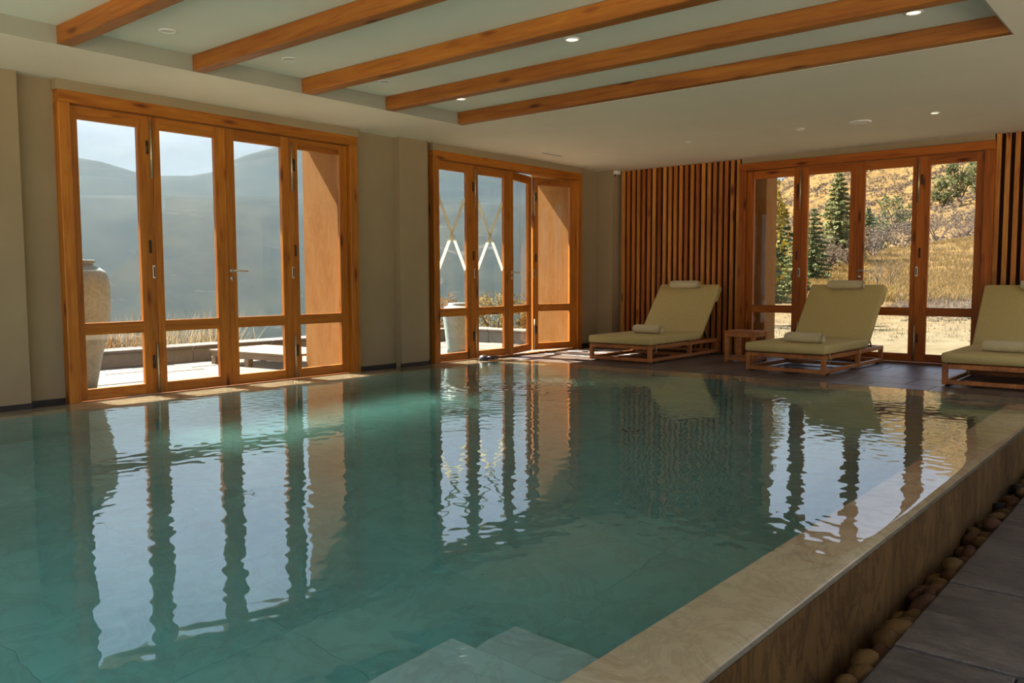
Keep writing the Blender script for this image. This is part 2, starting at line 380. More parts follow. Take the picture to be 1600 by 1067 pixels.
MB().lathe([(.15, 0), (.15, .012), (.12, .016), (.0, .016)], (-3.70, 5.94, -1.15), 28, False).build('cover', M_POOL, dr, smooth=False)
g = MB()
for k in range(8):
    a = k*PI/4; g.box(-3.70+.07*math.cos(a)-.012, -3.70+.07*math.cos(a)+.012, 5.94+.07*math.sin(a)-.012, 5.94+.07*math.sin(a)+.012, -1.14, -1.132)
g.build('slots', M_GROUT, dr)['kind'] = 'stuff'

# ---- water: a closed rippled body
def water():
    x0, x1, y0, y1 = -7.462, -.9925, -1.79, 8.455
    nx, ny = 500, 790
    xs = np.linspace(x0, x1, nx); ys = np.linspace(y0, y1, ny); X, Y = np.meshgrid(xs, ys, indexing='ij')
    H = np.zeros_like(X); r = np.random.default_rng(11)
    # fine wavelets crossing the view, then a few long lazy swells
    for i in range(84):
        fine = i < 72
        lam = math.exp(r.uniform(math.log(.055), math.log(.17))) if fine else r.uniform(.35, .9)
        ang = math.radians(130) + (1 if r.random() < .5 else -1)*math.radians(r.normal(46, 24) if fine else r.normal(20, 20))
        slope = .0016 if fine else .0007
        k = 2*PI/lam; H += slope/k*np.cos(k*(X*math.cos(ang)+Y*math.sin(ang))+r.uniform(0, 2*PI))
    patch = .55+.45*np.sin(X*1.1+.7*np.sin(Y*.9))*np.sin(Y*.8+1.3)
    H *= .75+.5*np.clip(patch, 0, 1)
    # spreading ripples from the spout at the far corner and where its jet lands
    for cx, cy, lam, a, fall in ((-7.2, 8.05, .17, .0006, 1.4), (-5.3, 6.55, .13, .0011, .9), (-5.0, 6.2, .10, .0006, 1.0)):
        d = np.hypot(X-cx, Y-cy); H += a*np.cos(2*PI*d/lam+cx)*np.exp(-(d/fall)**2)
    edge = np.minimum(np.minimum(X-x0, x1-X), np.minimum(Y-y0, y1-Y)); H *= np.clip(edge/.12, 0, 1)
    H += -.0105*np.clip(1-(x1-X)/.035, 0, 1)**2          # the brim rounds over the right edge
    v = np.stack([X.ravel(), Y.ravel(), H.ravel()], 1)
    I = np.arange(nx*ny).reshape(nx, ny)
    q = np.stack([I[:-1, :-1], I[1:, :-1], I[1:, 1:], I[:-1, 1:]], -1).reshape(-1, 4)
    n = len(v); zb = -1.25
    ring = np.concatenate([I[:, 0], I[-1, 1:], I[-2::-1, -1], I[0, -2:0:-1]]); m_ = len(ring)
    low = v[ring].copy(); low[:, 2] = zb; vs = np.concatenate([v, low])
    j = np.arange(m_); jn = (j+1) % m_
    side = np.stack([ring[jn], ring[j], n+j, n+jn], -1); quads = np.concatenate([q, side])
    loops = np.concatenate([quads.ravel(), n+j[::-1]]).astype(np.int32)
    starts = np.concatenate([np.arange(len(quads))*4, [len(quads)*4]]).astype(np.int32)
    me = bpy.data.meshes.new('water'); me.vertices.add(len(vs)); me.vertices.foreach_set('co', vs.ravel())
    me.loops.add(len(loops)); me.loops.foreach_set('vertex_index', loops); me.polygons.add(len(starts)); me.polygons.foreach_set('loop_start', starts)
    sm = np.zeros(len(starts), bool); sm[:len(q)] = True; me.update(calc_edges=True); me.polygons.foreach_set('use_smooth', sm); me.validate()
    me.materials.append(M_WATER); o = bpy.data.objects.new('water', me); COL.objects.link(o)
    return tag(o, 'still turquoise pool water filled to the brim', 'water', kind='structure')
water()

# ---- door and window joinery
def joinery(name, O, U, Wd, u0, u1, leaves, mz, mu, label, cat, frame_face=0., leaf_w=.06, tapes=(), handle_leaf=2, top=2.65, handle_at=None):
    """leaves: list of (u_left, u_right, pane_left, pane_right, origin, Udir, Wdir) in wall coordinates."""
    U, Wd, O = Vector(U), Vector(Wd), Vector(O)
    base = O + U*((u0+u1)/2)
    R = root(name, base, label, cat, kind='structure')
    def boxin(m, org, Ud, Wv, a, b, w0, w1, z0, z1):
        P = lambda u, w, z: org + Ud*u + Wv*w + Vector((0,0,z))
        m.hexa([P(a,w0,z0), P(b,w0,z0), P(b,w1,z0), P(a,w1,z0), P(a,w0,z1), P(b,w0,z1), P(b,w1,z1), P(a,w1,z1)])
    for a, b in ((u0, u0+.095), (u1-.105, u1)):
        m = MB(); boxin(m, O, U, Wd, a, b, 0, .15, DECK, top-.105); m.build('jamb', mz, R, .005)
    m = MB(); boxin(m, O, U, Wd, u0, u1, -.004, .15, top-.105, top); m.build('head', mu, R, .005)
    m = MB(); boxin(m, O, U, Wd, u0+.095, u1-.105, .06, .115, DECK, -.006); m.build('sill', mu, R)
    for i, (a, b, pa, pb, org, Ud, Wv) in enumerate(leaves):
        zb, zt = .0, top-.11
        lf = MB()
        g = .002
        w0, w1 = leaf_w, leaf_w+.045
        boxin(lf, org, Ud, Wv, a+g, pa, w0, w1, zb, zt); boxin(lf, org, Ud, Wv, pb, b-g, w0, w1, zb, zt)
        L = lf.build('leaf', mz, R, .003)
        rl = MB()
        for z0, z1 in ((zb, .10), (.575, .68), (2.43, zt)): boxin(rl, org, Ud, Wv, pa-.004, pb+.004, w0+.002, w1-.002, z0, z1)
        rl.build('rail', mu, L, .003, local=False).parent = L
        for z0, z1 in ((.095, .58), (.675, 2.435)):
            gm = MB(); boxin(gm, org, Ud, Wv, pa-.005, pb+.005, w0+.020, w0+.026, z0, z1)
            gm.build('pane', M_GLASS, L)
        P = lambda u, w, z: org + Ud*u + Wv*w + Vector((0,0,z))
        if i in (0, 3) or i in (1, 2):
            # flush bolts run up and down beside the first and third joints
            edge = b-.02 if i in (0,) else (a+.022 if i == 3 else None)
            if edge is not None:
                for z0, z1 in ((.02, .46), (1.98, 2.50)):
                    t = MB(); t.tube([P(edge, w0-.012, z0), P(edge, w0-.012, z1)], .012, 8); t.build('bolt', M_BRASS, L, smooth=True)
                t = MB(); boxin(t, org, Ud, Wv, (b-.036 if i == 0 else a+.010), (b-.010 if i == 0 else a+.036), w0-.003, w0+.004, 1.07, 1.19); t.build('flush_pull', M_STEEL, L, .002)
                t = MB(); boxin(t, org, Ud, Wv, (b-.030 if i == 0 else a+.016), (b-.016 if i == 0 else a+.030), w0-.0045, w0+.004, 1.085, 1.175); t.build('pull_slot', M_DARKM, L)
                h = MB(); e2 = b-.055 if i == 0 else a+.055
                for z0 in (.24, 1.30, 2.2): h.tube([P(e2, w0-.006, z0), P(e2, w0-.006, z0+.12)], .010, 8)
                h.build('hinge', M_DARKM, L, smooth=True)
        if i == handle_leaf:
            uh = a+.035
            h = MB()
            h.tube([P(uh, w0+.002, 1.145), P(uh, w0-.010, 1.145)], .026, 16); h.tube([P(uh, w0, 1.145), P(uh, w0-.055, 1.145)], .010, 10)
            h.tube([P(uh-.008, w0-.055, 1.145), P(uh+.06, w0-.056, 1.145), P(uh+.145, w0-.052, 1.142)], [.011, .0095, .009], 10)
            h.build('handle', M_STEEL, L, smooth=True)
            h = MB(); h.tube([P(uh, w0+.002, 1.07), P(uh, w0-.008, 1.07)], .024, 16); h.tube([P(uh, w0-.006, 1.07), P(uh, w0-.012, 1.07)], .009, 8); h.build('lock_plate', M_STEEL, L, smooth=True)
        if i in tapes:
            c = (pa+pb)/2; zc = 1.645; hw = (pb-pa)/2
            for s in (-1, 1):
                t = MB(); A = P(c-s*hw*.99, w0+.0275, zc+.46); B = P(c+s*hw*.99, w0+.0275, zc-.47)
                t.bar(A, B, .001, .042, Vector((0,0,1))) if False else None
                d = (B-A).normalized(); nrm = Wv; side = d.cross(nrm).normalized()*.0235
                off = nrm*(.0012 if s > 0 else .0)
                t.hexa([A-side+off, A+side+off, B+side+off, B-side+off, A-side+off+nrm*.001, A+side+off+nrm*.001, B+side+off+nrm*.001, B-side+off+nrm*.001])
                t.build('tape_strip', M_TAPE, L)
    return R

OL = Vector((-7.464, 0, 0)); UL = Vector((0,1,0)); WL = Vector((-1,0,0))
st = lambda a, b, pa, pb, org=OL, Ud=UL, Wv=WL: (a, b, pa, pb, org, Ud, Wv)
joinery('door_1', OL, UL, WL, 3.022, 6.206,
        [st(3.117, 3.855, 3.195, 3.715), st(3.855, 4.597, 3.926, 4.475), st(4.597, 5.335, 4.69, 5.235), st(5.335, 6.10, 5.44, 5.99)],
        M_WZ, M_WY, 'wide folding glass door with orange pine frame, nearest along the pool', 'glass door')
# second door: last two leaves folded a little outwards
S23 = Vector((-7.464, 8.958, 0)); V = Vector((-7.684, 9.695, 0)); E4 = Vector((-7.464, 10.452, 0))
def foldbasis(a, b):
    d = (b-a); l = d.length; u = d.normalized(); w = Vector((-u.y, u.x, 0)); w = w if w.x < 0 else -w
    return a, u, w, l
a3, u3, w3, l3 = foldbasis(S23, V); a4, u4, w4, l4 = foldbasis(V, E4)
joinery('door_2', OL, UL, WL, 7.405, 10.575,
        [st(7.50, 8.235, 7.56, 8.06), st(8.235, 8.95, 8.285, 8.81), (0.0, l3, .10, l3-.10, a3, u3, w3), (0, l4, .10, l4-.10, a4, u4, w4)],
        M_WZ, M_WY, 'folding glass door with two tape crosses, standing slightly ajar near the corner', 'glass door', tapes=(0, 1))
OB = Vector((0, 11.2, 0)); UB = Vector((1,0,0)); WB = Vector((0,1,0))
sb = lambda a, b, pa, pb: (a, b, pa, pb, OB, UB, WB)
joinery('window_1', OB, UB, WB, -5.212, -2.045,
        [sb(-5.117, -4.335, -5.015, -4.45), sb(-4.335, -3.60, -4.253, -3.70), sb(-3.60, -2.895, -3.516, -2.942-.005), sb(-2.895, -2.15, -2.745, -2.184-.06)],
        M_BACKW, M_BACKWX, 'red brown framed glass doors in the back wall looking onto the dry hillside', 'glass door', handle_leaf=2)

# ---- slat panels
def slat_panel(x0, x1, n, w, label):
    R = root('slat_panel', ((x0+x1)/2, 11.3, DECK), label, 'wall panel')
    MB().box(x0, x1, 11.312, 11.334, DECK, ZS-.002).build('backing', M_SLATBACK, R)
    sp = (x1-x0-w)/(n-1); base = None
    for i in range(n):
        ww = w*(1.25 if i in (0,) else 1)
        if base is None:
            o = MB().box(x0, x0+w, 11.266, 11.311, DECK+.002, ZS-.003).build('slat', M_SLAT, R, .003); base = o
        else:
            o = base.copy(); COL.objects.link(o); o.parent = R; o.location.x = sp*i
slat_panel(-7.195, -5.232, 22, .050, 'tall panel of upright reddish wood slats left of the back window')
slat_panel(-2.045, .32, 25, .051, 'tall panel of upright reddish wood slats right of the back window')

# ---- beams
bl_ = ['timber ceiling beam at the upper left, first from the left', 'second timber ceiling beam from the left', 'third timber ceiling beam, middle of the five',
       'fourth timber ceiling beam, second from the far edge', 'timber ceiling beam along the far edge of the ceiling recess']
for (y0, y1), lb in zip(((2.60, 2.715), (3.635, 3.745), (4.69, 4.82), (5.685, 5.80), (6.72, 6.812)), bl_):
    o = MB().box(-6.40, -1.165, y0, y1, ZS+.001, ZR-.001).build('ceiling_beam', M_BEAM, None, .006)
    tag(o, lb, 'beam', 'ceiling beams', 'thing')

# ---- downlights and ceiling fittings
def downlight(x, y, z, lit, label, r=.062):
    R = root('downlight', (x, y, z), label, 'ceiling light', 'ceiling downlights')
    MB().lathe([(r, 0), (r, -.006), (r*.8, -.010), (r*.72, -.004), (r*.72, 0)], (x, y, z), 24, False).build('trim_ring', M_WHITE, R, smooth=True)
    MB().lathe([(r*.72, -.003), (0.0005, -.004)], (x, y, z), 20, False).build('lamp', M_LIT if lit else M_UNLIT, R)
for x, y, lit, lb in ((-5.925, 3.18, 0, 'round recessed downlight between the first and second beams'),
                      (-5.916, 4.22, 0, 'round recessed downlight between the second and third beams'),
                      (-5.916, 5.25, 0, 'round recessed downlight between the third and fourth beams, near the door wall'),
                      (-5.896, 6.24, 1, 'lit recessed downlight between the last two beams, near the door wall'),
                      (-3.818, 5.27, 1, 'faintly lit downlight between the third and fourth beams, over mid pool'),
                      (-1.668, 6.27, 1, 'brightest lit downlight at the top right between the last two beams')):
    downlight(x, y, ZR, lit, lb)
for x, y, lit, lb in ((-2.282, 9.443, 1, 'lit downlight in the plain ceiling above the right-hand loungers'),
                      (-3.677, 9.456, 0, 'small unlit downlight in front of the back window, left of the speaker'),
                      (-5.064, 9.453, 0, 'small unlit downlight in the plain ceiling before the slat panel'),
                      (-6.525, 9.513, 0, 'small unlit downlight nearest the room corner')):
    downlight(x, y, ZS, lit, lb, .05)
R = root('ceiling_speaker', (-3.02, 9.447, ZS), 'wide round speaker grille in the plain ceiling beside the lit downlight', 'speaker')
MB().lathe([(.115, 0), (.115, -.010), (.10, -.014), (.095, -.010)], (-3.02, 9.447, ZS), 32, False).build('rim', M_WHITE, R, smooth=True)
MB().lathe([(.097, -.009), (.0005, -.012)], (-3.02, 9.447, ZS), 28, False).build('grille', M_WHITE, R)
tag(box1('ceiling_vent', (-6.985, -6.955, 8.96, 9.37, ZS-.004, ZS), M_FASCIA), 'narrow slot vent in the ceiling near the second door', 'vent')
R = root('corner_sensor', (-7.30, 11.2, ZS), 'small white sensor box in the ceiling corner by the slats', 'sensor')
MB().box(-7.36, -7.20, 11.13, 11.24, ZS-.06, ZS).build('housing', M_WHITE, R, .012)
MB().lathe([(.028, 0), (.026, -.015), (.015, -.028), (.0005, -.032)], (-7.27, 11.17, ZS-.058), 16, False).build('lens', M_BLACK, R, smooth=True)

# ================================================================== LOUNGERS
def cushion(m, a, b, width, thick, x0, nseg=10, r=.03):
    """rounded slab running from point a to b (y, z) of given thickness under that line."""
    a = Vector((0, a[0], a[1])); b = Vector((0, b[0], b[1])); d = (b-a).normalized(); n = Vector((0, -d.z, d.y))
    L = (b-a).length; hx = width/2; cx = x0+hx
    prof = []
    for k, (sx, sy) in enumerate(((1, 1), (-1, 1), (-1, -1), (1, -1))):
        for q in range(4):
            an = (k*90 + q*30)*PI/180; prof.append((sx*(hx-r) + r*math.cos(an), -thick/2 + sy*(thick/2-r) + r*math.sin(an)))
    st_ = [(0, .85), (.006, .93), (r*.6, 1.)]; st_ += [(L*t, 1.) for t in (.25, .5, .75)]; st_ += [(L-r*.6, 1.), (L-.006, .93), (L, .85)]
    vs = []; fs = []; np_ = len(prof)
    for s, sc in st_:
        for (px, pz) in prof:
            zz = -thick/2 + (pz+thick/2)*sc; xx = px*(1-(1-sc)*.12)
            p = a + d*s + n*zz; vs.append((cx+xx, p.y, p.z))
    for i in range(len(st_)-1):
        for k in range(np_): fs.append((i*np_+k, i*np_+(k+1) % np_, (i+1)*np_+(k+1) % np_, (i+1)*np_+k))
    fs += [tuple(range(np_))[::-1], tuple(range((len(st_)-1)*np_, len(st_)*np_))]
    return m.add(vs, fs)

LW = .93
def make_lounger(label):
    R = root('sun_lounger', (0, 0, 0), label, 'sun lounger', 'beige cushioned sun loungers')
    w, L, bw = LW, 1.93, .05
    def part(name, boxes, mat=M_TEAK, bev=.004):
        m = MB()
        for b in boxes: m.box(*b)
        return m.build(name, mat, R, bev)
    for x in (0, w-bw):
        for y in (0, 1.06, L-bw): part('leg', [(x, x+bw, y, y+bw, .015, .222)])
    for x in (0, w-bw):
        part('side_rail', [(x+.003, x+bw-.003, bw, L-bw, .175, .222)])
        part('lower_rail', [(x+.003, x+bw-.003, bw, L-bw, .02, .062)])
    for y in (0, L-bw):
        part('end_rail', [(bw, w-bw, y+.003, y+bw-.003, .175, .222)])
        part('lower_end_rail', [(bw, w-bw, y+.003, y+bw-.003, .02, .062)])
    part('cross_rail', [(bw, w-bw, 1.065, 1.105, .02, .06)])
    for y in (.12, L-.17):
        for x in (.004, w-.044): part('foot', [(x, x+.04, y, y+.05, 0, .021)], M_DARKM, 0)
    # slatted support under the seat cushion
    for k in range(9): part('slat', [(bw-.01, w-bw+.01, .07+k*.142, .07+k*.145+.085, .222, .234)], M_TEAK, .002)
    m = MB(); cushion(m, (-.012, .335), (1.355, .335), LW+.02, .10, -.01, r=.028); SC = m.build('seat_cushion', M_FABRIC, R, smooth=True)
    A, B = (1.33, .315), (1.905, .995)
    d = Vector((0, B[0]-A[0], B[1]-A[1])).normalized(); n = Vector((0, -d.z, d.y))
    m = MB(); cushion(m, (A[0], A[1]), (B[0], B[1]), LW+.02, .085, -.01, r=.028); BC = m.build('back_cushion', M_FABRIC, R, smooth=True)
    # cover pocket folded over the back of the frame's top
    p0 = Vector((0, *A)) + d*.66 - n*.075; p1 = Vector((0, *A)) + d*.915 - n*.075
    m = MB(); cushion(m, (p0.y, p0.z), (p1.y, p1.z), LW+.016, .06, -.008, r=.024); m.build('back_pocket', M_FABRIC, BC, smooth=True)
    # tilted back frame and its props
    q0 = Vector((0, *A)) + d*.02 - n*.105; q1 = Vector((0, *A)) + d*.80 - n*.105
    m = MB()
    for x in (.07, w-.07): m.bar((x, q0.y, q0.z), (x, q1.y, q1.z), .035, .03)
    for t in (.05, .35, .65): 
        c = q0.lerp(q1, t); m.bar((.07, c.y, c.z), (w-.07, c.y, c.z), .06, .014, n)
    BF = m.build('back_frame', M_TEAK, R, .002)
    for x in (.10, w-.10):
        m = MB(); a = Vector((x, *A)) + d*.27 - n*.12; m.bar(a, (x, 1.80, .20), .016, .016); m.build('prop', M_STEEL, BF)
    # cushion ties hanging under the rail
    for x, y in ((.22, .10), (w+.004, .12), (w+.004, 1.07)):
        m = MB(); m.tube([(x, y, .24), (x+.01, y+.01, .18), (x-.006, y, .12)], [.006, .005, .004], 6); m.build('tie', M_FABRIC, SC, smooth=True)
    m = MB(); m.tube([(w-.5, .45, .225), (w-.48, .5, .20), (w-.4, .56, .17), (w-.31, .6, .18), (w-.25, .62, .222)], .012, 7); m.build('loose_strap', M_BLACK, R, smooth=True)
    return R
L1 = make_lounger('beige cushioned sun lounger standing before the wood slat panel')
L2 = copy_tree(L1); L2['label'] = 'beige cushioned sun lounger in front of the hillside window, in the middle of the three'
L3 = copy_tree(L1); L3['label'] = 'beige cushioned sun lounger cut off by the right edge of the photo'
LP = ((L1, -6.365, 9.19, .6), (L2, -4.18, 9.235, -1.5), (L3, -2.06, 9.12, 0))
for o, x, y, a in LP:
    o.location = (x, y, DECK); o.rotation_euler = (0, 0, math.radians(a))

def roll_mesh(Lx, rx, rz, flat=.0, spiral=True, seed=1):
    """a rolled towel along x with a lap edge; slightly uneven."""
    r = random.Random(seed); m = MB(); n = 22; st_ = 12; vs = []; fs = []
    for i in range(st_+1):
        t = i/st_; x = (t-.5)*Lx; end = min(1, min(t, 1-t)/.05+.82); wob = 1+r.uniform(-.015, .015)
        for k in range(n):
            a = 2*PI*k/n; c = math.cos(a); s = math.sin(a); rr = 1 + (.07*(k/n) if spiral else 0)
            sq = 1/(abs(c)**4+abs(s)**4)**.25 if flat else 1.
            f = (1-flat)+flat*sq
            y = rx*c*rr*f*end*wob; z = max(-rz, rz*s*rr*f*end*wob); vs.append((x+r.uniform(-.003, .003)*(i in (0, st_)), y, z))
    for i in range(st_):
        for k in range(n): fs.append((i*n+k, i*n+(k+1) % n, (i+1)*n+(k+1) % n, (i+1)*n+k))
    fs += [tuple(range(n)), tuple(range(st_*n, (st_+1)*n))[::-1]]
    return m.add(vs, fs)
def towel_roll(name, loc, rot, Lx, rx, rz, flat, label, group, seed):
    R = root(name, (0,0,0), label, 'towel', group)
    roll_mesh(Lx, rx, rz, flat, True, seed).build('roll', M_TOWEL, R, smooth=True)
    # the folded-in lap edge that crosses the front
    m = MB(); y = -rx*1.015
    pts = [(-Lx*.44, y*.72, rz*.80), (-Lx*.40, y*.98, rz*.25), (-Lx*.26, y*1.0, -rz*.25), (-Lx*.16, y*.90, -rz*.75)]
    m.tube(pts, [.004, .006, .006, .004], 6)
    m.tube([(Lx*.22, y*.92, -rz*.72), (Lx*.33, y*1.01, -rz*.1), (Lx*.42, y*.9, rz*.55)], [.004, .006, .004], 6)
    m.build('lap_edge', M_TOWEL, R, smooth=True)
    R.location = loc; R.rotation_euler = rot; return R
names = (('on the seat of the lounger before the slat panel', 'on the backrest of the lounger before the slat panel'),
         ('on the seat of the middle lounger', 'on the backrest of the middle lounger'),
         ('on the seat of the lounger at the right edge', 'on the backrest of the lounger at the right edge'))
for i, (o, x, y, a) in enumerate(LP):
    ar = math.radians(a); Rz = Matrix.Rotation(ar, 4, 'Z')
    p = Vector((x, y, DECK)) + Rz @ Vector(((.47, .55, .5)[i], (.72, .36, .40)[i], .335+.058))
    towel_roll('folded_towel', p, (0, 0, ar+math.radians(-3)), (.43, .44, .43)[i], .072, .058, .5, 'cream rolled towel lying '+names[i][0], 'rolled towels on the seats', i+3)
    d = Vector((0, .575, .68)).normalized(); n = Vector((0, -d.z, d.y))
    q = Vector(((.43, .47, .60)[i], 1.33, .315)) + d*.85 + n*.047
    q = Vector((x, y, DECK)) + Rz @ q
    towel_roll('headrest_towel', q, (math.radians(48), 0, ar), .46, .056, .046, .25, 'cream towel roll '+names[i][1], 'towel rolls on the backrests', i+20)

# ---- side table
def side_table():
    x0, x1, y0, y1, h = -4.87, -4.46, 10.10, 10.50, .40
    R = root('side_table', ((x0+x1)/2, (y0+y1)/2, DECK), 'small square slatted teak side table between two loungers', 'side table')
    z = DECK
    for x in (x0, x1-.05):
        for y in (y0, y1-.05): MB().box(x, x+.05, y, y+.05, z, z+h-.03).build('leg', M_TEAK, R, .003)
    for (a, b, c, d) in ((x0+.05, x1-.05, y0+.004, y0+.046), (x0+.05, x1-.05, y1-.046, y1-.004), (x0+.004, x0+.046, y0+.05, y1-.05), (x1-.046, x1-.004, y0+.05, y1-.05)):
        MB().box(a, b, c, d, z+.02, z+.06).build('lower_rail', M_TEAK, R, .003)
        MB().box(a, b, c, d, z+h-.075, z+h-.03).build('apron', M_TEAK, R, .003)
    n = 6; w = (y1-y0)/n
    for k in range(n): MB().box(x0-.012, x1+.012, y0+k*w+.003, y0+(k+1)*w-.003, z+h-.03, z+h).build('top_slat', M_TEAK, R, .003)
side_table()

# ---- spout floating at the far corner of the water
R = root('pool_spout', (-7.24, 8.08, 0), 'dark rounded water spout poking out at the far pool corner', 'spout')
MB().lathe([(.045, -.03), (.062, .0), (.058, .04), (.035, .065), (.0005, .072)], (-7.25, 8.06, 0), 18, False).build('body', M_BLACK, R, smooth=True)
MB().tube([(-7.21, 8.10, .035), (-7.15, 8.15, .038), (-7.10, 8.19, .04)], [.022, .024, .016], 10).build('nozzle', M_BLACK, R, smooth=True)
MB().box(-7.30, -7.20, 8.0, 8.11, -.03, -.015).build('base_plate', M_BLACK, R, .004)

# ---- river stones in the channel between pool wall and pavers
fl2 = box1('trim_2', (-.992, -.845, -1.8, 8.45, -.55, -.44), M_GROUT); tag(fl2, 'dark gutter between pool wall and pavers', 'gutter', kind='structure')
peb_me = []
for k in range(9):
    bm = bmesh.new(); bmesh.ops.create_icosphere(bm, subdivisions=2, radius=1)
    r = random.Random(k); ph = [r.uniform(0, 6) for _ in range(6)]
    for v in bm.verts:
        c = v.co; f = 1 + .17*math.sin(2.1*c.x+ph[0])*math.cos(1.7*c.y+ph[1]) + .11*math.sin(3*c.z+ph[2]+c.x) + .06*math.sin(5*c.y+ph[3])*math.sin(4*c.x+ph[4])
        v.co = c*f
    me = bpy.data.meshes.new('river_stone'); bm.to_mesh(me); bm.free()
    for p in me.polygons: p.use_smooth = True
    me.materials.append(M_PEB[0 if k % 3 == 0 else (1 if k % 3 == 1 else 2)]); peb_me.append(me)
def ordinal(n): return str(n)+('th' if 10 <= n % 100 <= 20 else {1: 'st', 2: 'nd', 3: 'rd'}.get(n % 10, 'th'))
KN = ('ochre', 'reddish', 'dark'); SIDE = ('on the pool wall side', 'on the paver side')
y = 2.62; r = random.Random(5); count = [0, 0]
while y < 7.9:
    for lane in (0, 1):
        s = r.uniform(.040, .064)
        k = r.choice([0, 3, 6, 0, 3, 1, 4, 7, 2, 6])
        if lane == 0 and r.random() < .38: continue
        sx, sy, sz = s*r.uniform(.8, 1.05), s*r.uniform(1., 1.5), s*r.uniform(.65, .9)
        top = r.uniform(-.37, -.31) if lane == 0 else r.uniform(-.325, -.27)
        o = bpy.data.objects.new('river_stone', peb_me[k]); COL.objects.link(o)
        o.location = (-.945+r.uniform(-.004, .012) if lane == 0 else -.872+r.uniform(-.022, .010), y+r.uniform(-.02, .02)+lane*.05, top-sz*.6)
        o.scale = (sx*.9, sy, sz); o.rotation_euler = (r.uniform(-.3, .3), r.uniform(-.3, .3), r.uniform(-.6, .6))
        count[lane] += 1
        tag(o, f"{KN[k % 3]} river stone, {ordinal(count[lane])} from near end of gutter {SIDE[lane]}", 'stone', 'river stones along the pool wall')
    y += r.uniform(.10, .13)
bed = MB(); r = random.Random(9)
for k in range(130):
    cx, cy, cz, q = r.uniform(-.965, -.875), 2.5+k*.043, -.415+r.uniform(-.01, .012), r.uniform(.022, .034)
    bed.lathe([(.0005, -q*.7), (q*.8, -q*.35), (q, 0), (q*.75, q*.45), (.0005, q*.7)], (cx, cy, cz), 7, False)
tag(bed.build('gutter_gravel', M_PEB[2], smooth=True), 'dark small gravel filling the gutter beneath the river stones', 'gravel', kind='stuff')

# ================================================================== OUTSIDE, TERRACE SIDE
TZ = -.05
tr = MB().box(-11.1, -7.95, -4, 13.5, -.5, TZ-.015).build('terrace', M_PARA); tag(tr, 'sunlit pale flagstone terrace outside the doors', 'terrace', kind='structure')
LOC['terrace'] = Vector((0,0,0))
tiles(-10.6, -7.95, -1.0, 12.0, 4, 24, TZ, .03, M_TERR, tr, name='flagstone', gap=.014, stagger=True, jit=.004)
wle = MB(); wle.box(-7.95, -7.58, 3.03, 6.2, -.4, DECK-.002); wle.box(-7.95, -7.58, 7.415, 10.595, -.4, DECK-.002)
tag(wle.build('trim_3', M_TERR), 'pale stone door thresholds', 'threshold', kind='structure')
# parapet of cut blocks with coping stones
pr = root('parapet', (-10.8, 4, TZ), 'low grey parapet along the terrace edge with pale coping', 'parapet', kind='structure')
for k in range(10):
    y0 = -1.6+k*1.25
    MB().box(-11.0, -10.6, y0+.003, y0+1.247, TZ, .13).build('block', M_PARA, pr, .006)
    MB().box(-11.03, -10.57, y0+.004, y0+1.246, .13, .17).build('coping', M_TERR, pr, .008)
p2 = root('parapet', (-9.6, 11.1, TZ), 'short grey parapet closing the terrace behind the squat pot', 'parapet', kind='structure')
for k in range(3):
    x0 = -10.57+k*.87
    MB().box(x0+.003, x0+.867, 10.92, 11.3, TZ, .15).build('block', M_PARA, p2, .006)
    MB().box(x0+.003, x0+.867, 10.89, 11.32, .15, .19).build('coping', M_TERR, p2, .008)
# render fins beside the doors
for y0, y1, lb in ((6.208, 6.72, 'ochre rendered pier outside the nearer glass door, half in sun'), (10.598, 11.1, 'ochre rendered pier outside the door in the corner, half in sun'), (2.3, 2.75, 'ochre rendered pier outside before the nearer door')):
    o = MB().box(-8.49, -7.951, y0, y1, -.3, 2.86).build('pier', M_FIN); tag(o, lb, 'pier')

# tall jar
def lathe_thing(name, c, prof, label, cat, lipprof, mat=M_JAR):
    R = root(name, c, label, cat)
    MB().lathe(prof, c, 40, False).build('body', mat, R, smooth=True)
    MB().lathe(lipprof, c, 40, False).build('rim', mat, R, smooth=True)
    return R
lathe_thing('clay_jar', (-8.72, 3.60, TZ), [(.0005, 0), (.175, 0), (.205, .15), (.235, .31), (.262, .42), (.283, .51), (.305, .60), (.323, .70), (.334, .85), (.338, .96), (.334, 1.06), (.318, 1.14), (.295, 1.195), (.25, 1.225), (.195, 1.25), (.187, 1.265)],
            'tall grey weathered clay jar on the terrace outside the nearer door', 'jar', [(.187, 1.262), (.186, 1.275), (.205, 1.283), (.207, 1.30), (.198, 1.306), (.165, 1.30), (.160, 1.20), (.0005, 1.15)])
lathe_thing('clay_pot', (-8.62, 9.02, TZ), [(.0005, 0), (.155, 0), (.165, .08), (.178, .2), (.193, .34), (.208, .48), (.222, .56), (.226, .60), (.215, .66), (.18, .70), (.145, .715)],
            'squat grey weathered pot on the terrace outside the corner door', 'pot', [(.145, .713), (.135, .725), (.137, .745), (.13, .752), (.105, .748), (.10, .68), (.0005, .66)])
o = MB().hexa([(-8.30, 3.90, TZ), (-8.16, 3.97, TZ), (-8.22, 4.06, TZ), (-8.33, 4.02, TZ), (-8.28, 3.92, TZ+.04), (-8.18, 3.98, TZ+.07), (-8.22, 4.04, TZ+.06), (-8.31, 4.0, TZ+.03)]).build('loose_brick', M_PARA, None, .006)
tag(o, 'loose grey stone chunk on the terrace beside the tall jar', 'stone')

